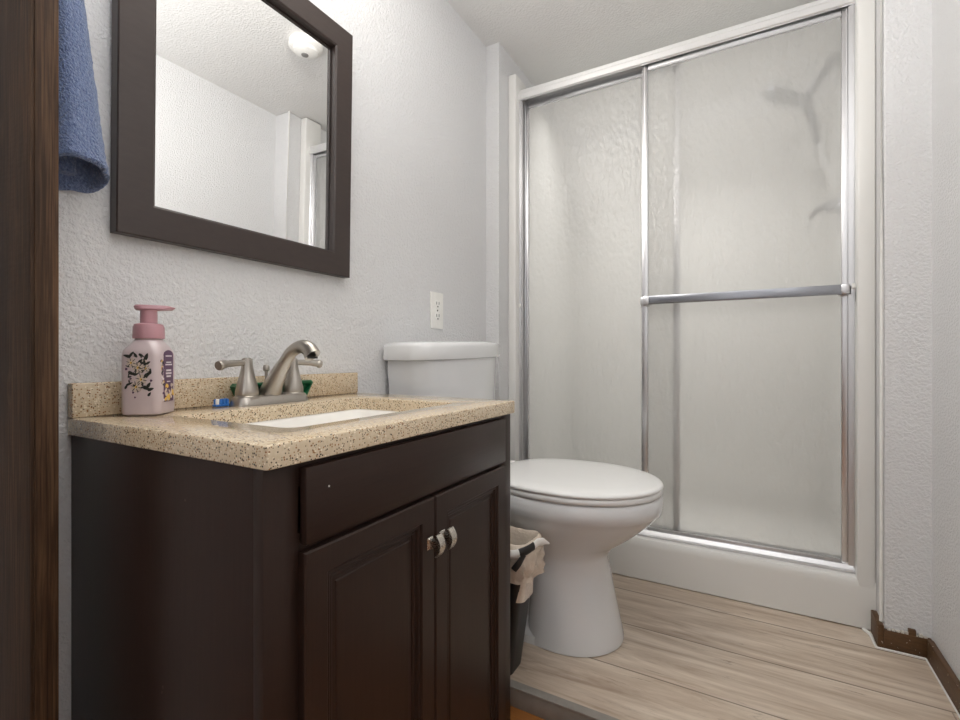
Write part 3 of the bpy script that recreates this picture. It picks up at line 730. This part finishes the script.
for s in (-1, 1):
    bm = new(); box(bm, -0.728, -0.688, TY + s * 0.075 - 0.018, TY + s * 0.075 + 0.018, 0.432, 0.461, 0.006, 3)
    obj('hinge', bm, seat_m, to)
def tankring(z, xf, hw, cy, xb=-0.932, bow=0.068, n=9, rc=0.035, dz=0.0):
    # flat back, bowed front: D-shaped outline
    out = [Vector((xb, cy - hw + 0.004, z)), Vector((xb + 0.004, cy - hw, z))]
    pts = []
    for k in range(-n, n + 1):
        u = k / n; x = xf - bow * abs(u) ** 2.2; pts.append((x, cy + u * hw))
    # round the ends
    pts = [(x - 0.030 * max(0, abs(y - cy) / hw - 0.88) / 0.12 * max(0, abs(y - cy) / hw - 0.88) / 0.12, y) for x, y in pts]
    out += [Vector((x, y, z)) for x, y in pts]
    out += [Vector((xb + 0.004, cy + hw, z)), Vector((xb, cy + hw - 0.004, z))]
    for p in out: p.z += dz * (p.y - cy)
    return out
TC = 1.328; SL = 0.028
bm = new(); loft(bm, [tankring(z, xf, hw, TC, dz=d) for z, xf, hw, d in ((0.436, -0.775, 0.205, 0), (0.445, -0.765, 0.213, 0), (0.62, -0.758, 0.228, SL * .5), (0.795, -0.752, 0.243, SL), (0.806, -0.752, 0.243, SL))])
tk = obj('tank', bm, porcelain, to, angle=40)
bm = new(); loft(bm, [tankring(z, -0.745 - i, 0.2565 - i, TC, dz=SL, xb=-0.936 + i) for z, i in ((0.8065, 0.004), (0.809, 0.001), (0.815, 0.0), (0.845, 0.0), (0.854, 0.003), (0.859, 0.009), (0.8615, 0.03))])
obj('tank_lid', bm, porcelain, to, angle=40)

# ---------------------------------------------------------------- waste bin
wb = thing('waste_bin', 'small black waste bin with plastic liner between vanity and toilet', 'waste bin', (-0.63, 1.12, 0.0))
bm = new()
def bring(z, x0, x1, y0, y1, r=0.02): return rrect(x0, x1, y0, y1, r, z, 5)
loft(bm, [bring(0.0, -0.715, -0.548, 1.082, 1.165), bring(0.33, -0.745, -0.505, 1.070, 1.176), bring(0.345, -0.748, -0.502, 1.068, 1.178), bring(0.345, -0.744, -0.506, 1.072, 1.174), bring(0.02, -0.713, -0.551, 1.085, 1.162)])
obj('bin_body', bm, black_pl, wb)
bm = new(); rings = []
for z, i in ((0.20, -0.010), (0.30, -0.006), (0.348, -0.004), (0.356, 0.002), (0.352, 0.008), (0.340, 0.011), (0.328, 0.014), (0.316, 0.013), (0.304, 0.017), (0.292, 0.014), (0.280, 0.015), (0.268, 0.010), (0.258, 0.008)):
    ring = resample(rrect(-0.748 - i, -0.502 + i, 1.068 - i, 1.174 + i, 0.025 + max(i, 0), z, 10), 150)
    out = []
    for q, p in enumerate(ring):
        nz = noise.noise(Vector((p.x * 34, p.y * 34, z * 45)))
        nz2 = noise.noise(Vector((p.x * 90 + 5, p.y * 90, z * 60)))
        c = Vector((-0.625, 1.128, z)); dd = (p - c).normalized()
        k = 1.0 if z < 0.34 and i > 0 else 0.3
        out.append(p + dd * k * (0.012 * nz + 0.009 * nz2) + Vector((0, 0, 0.012 * nz * (1 if i > 0.011 else 0.3))))
    rings.append(out)
loft(bm, rings, cap0=False, cap1=False)
ln = obj('liner', bm, liner_m, wb, angle=70); ln['label'] = 'crumpled cream plastic bin liner'
bm = new()
tube(bm, spline([(-0.548, 1.046, 0.338), (-0.524, 1.048, 0.338), (-0.508, 1.056, 0.341)], 5), 0.011, 8, (0.4, 1.0))
o = obj('drawstring', bm, white_plastic, wb); bm = new()
tube(bm, spline([(-0.489, 1.094, 0.349), (-0.485, 1.118, 0.352), (-0.478, 1.140, 0.346), (-0.470, 1.156, 0.338)], 5), [0.011] * 5 + [0.010] * 5 + [0.008, 0.006, 0.005, 0.004, 0.003, 0.002], 8, (0.4, 1.0))
o = obj('drawstring', bm, white_plastic, wb); o['label'] = 'white drawstring of the liner'
bm = new()
tube(bm, spline([(-0.509, 1.055, 0.341), (-0.496, 1.072, 0.345), (-0.488, 1.096, 0.349)], 5), 0.0115, 8, (0.4, 1.0))
tube(bm, spline([(-0.520, 1.047, 0.300), (-0.508, 1.053, 0.318), (-0.500, 1.064, 0.336)], 4), 0.008, 8, (0.4, 1.0))
o = obj('dark_band', bm, black_pl, wb); o['label'] = 'black strip on the liner rim'
wb.location.x += 0.020; wb.scale = (1, 1, 0.975)

# ---------------------------------------------------------------- towel on hook
hk = thing('towel_hook', 'small metal wall hook holding the blue towel left of the mirror', 'hook', (XW, 0.30, 1.62))
bm = new(); box(bm, XW, XW + 0.005, 0.288, 0.312, 1.60, 1.65, 0.002); obj('back_plate', bm, nickel, hk)
bm = new(); tube(bm, spline([(XW + 0.004, 0.30, 1.615), (XW + 0.028, 0.30, 1.605), (XW + 0.045, 0.30, 1.615), (XW + 0.048, 0.30, 1.64)]), 0.005, 10); obj('prong', bm, nickel, hk)
bm = new(); rings = []; N = 64
def tring(z, yc, hy, xc, hx, ph):
    out = []
    for k in range(N):
        a = 2 * math.pi * k / N
        w1 = 1 + 0.10 * math.sin(3 * a + ph) + 0.05 * math.sin(7 * a + 2 * ph)
        x = xc + hx * math.cos(a) * w1; y = yc + hy * math.sin(a) * (1 + 0.04 * math.sin(2 * a + ph))
        q = Vector((x, y, z)); nn = noise.noise(q * 160) * 0.0016
        out.append(Vector((max(x + nn, XW + 0.001), max(y + nn, 0.2765), z)))
    return out
def slant(ring, amt):
    return [p + Vector((0, 0, amt * ((p.x + 0.900) * 0.42 + (p.y - 0.325) * 0.04))) for p in ring]
for k in range(60):
    f = k / 59; z = 1.612 - f * 0.525
    hy = 0.012 + 0.036 * f ** 0.9; yc = 0.298 + 0.025 * f ** 1.1; hx = 0.014 + 0.026 * f; xc = -0.901 + 0.002 * f
    bulge = 1.0 + (0.035 if 0.955 < f else 0.0)
    rings.append(slant(tring(z, yc, hy * bulge, xc, hx * bulge, 1.0 + f), f ** 6))
for k in range(7):
    i = 0.004 + 0.0025 * k
    rings.append(slant(tring(1.087 + 0.0005 + k * 0.012, 0.323 - k * 0.0006, 0.0475 - i, -0.899, 0.0395 - i, 2.0), 1.0))
loft(bm, rings, cap0=True, cap1=True)
tw = tag(obj('towel', bm, towel_m, angle=80), 'blue terry towel hanging beside the mirror, behind the wooden board', 'towel')
bm = new(); loft(bm, [rrect(-0.931, -0.908, 0.282, 0.335, 0.007, z, 4) for z in (1.094, 1.098, 1.16)])
subobj('inner_fold', bm, towel_m, tw, tw)
bm = new(); loft(bm, [rrect(-0.9435, -0.930, 0.2785, 0.314, 0.006, z, 4) for z in (1.036, 1.041, 1.12)])
subobj('rear_corner', bm, towel_m, tw, tw)

# ---------------------------------------------------------------- smoke detector on the ceiling (seen in the mirror)
sd = thing('smoke_detector', 'round white smoke detector on the ceiling, seen in the mirror', 'smoke detector', (-0.23, 1.36, ZC))
bm = new(); lathe(bm, [(0.066, 0.0), (0.068, -0.006), (0.068, -0.020), (0.062, -0.026), (0.052, -0.028), (0.048, -0.038), (0.036, -0.044), (0.012, -0.046)], (-0.23, 1.36, ZC), 40)
obj('housing', bm, white_plastic, sd)
bm = new(); lathe(bm, [(0.014, -0.0455), (0.014, -0.049), (0.010, -0.050)], (-0.225, 1.36, ZC), 20)
o = obj('test_button', bm, mat_plain('grey_button', (130, 128, 126), 0.5), sd); o['label'] = 'grey test button'
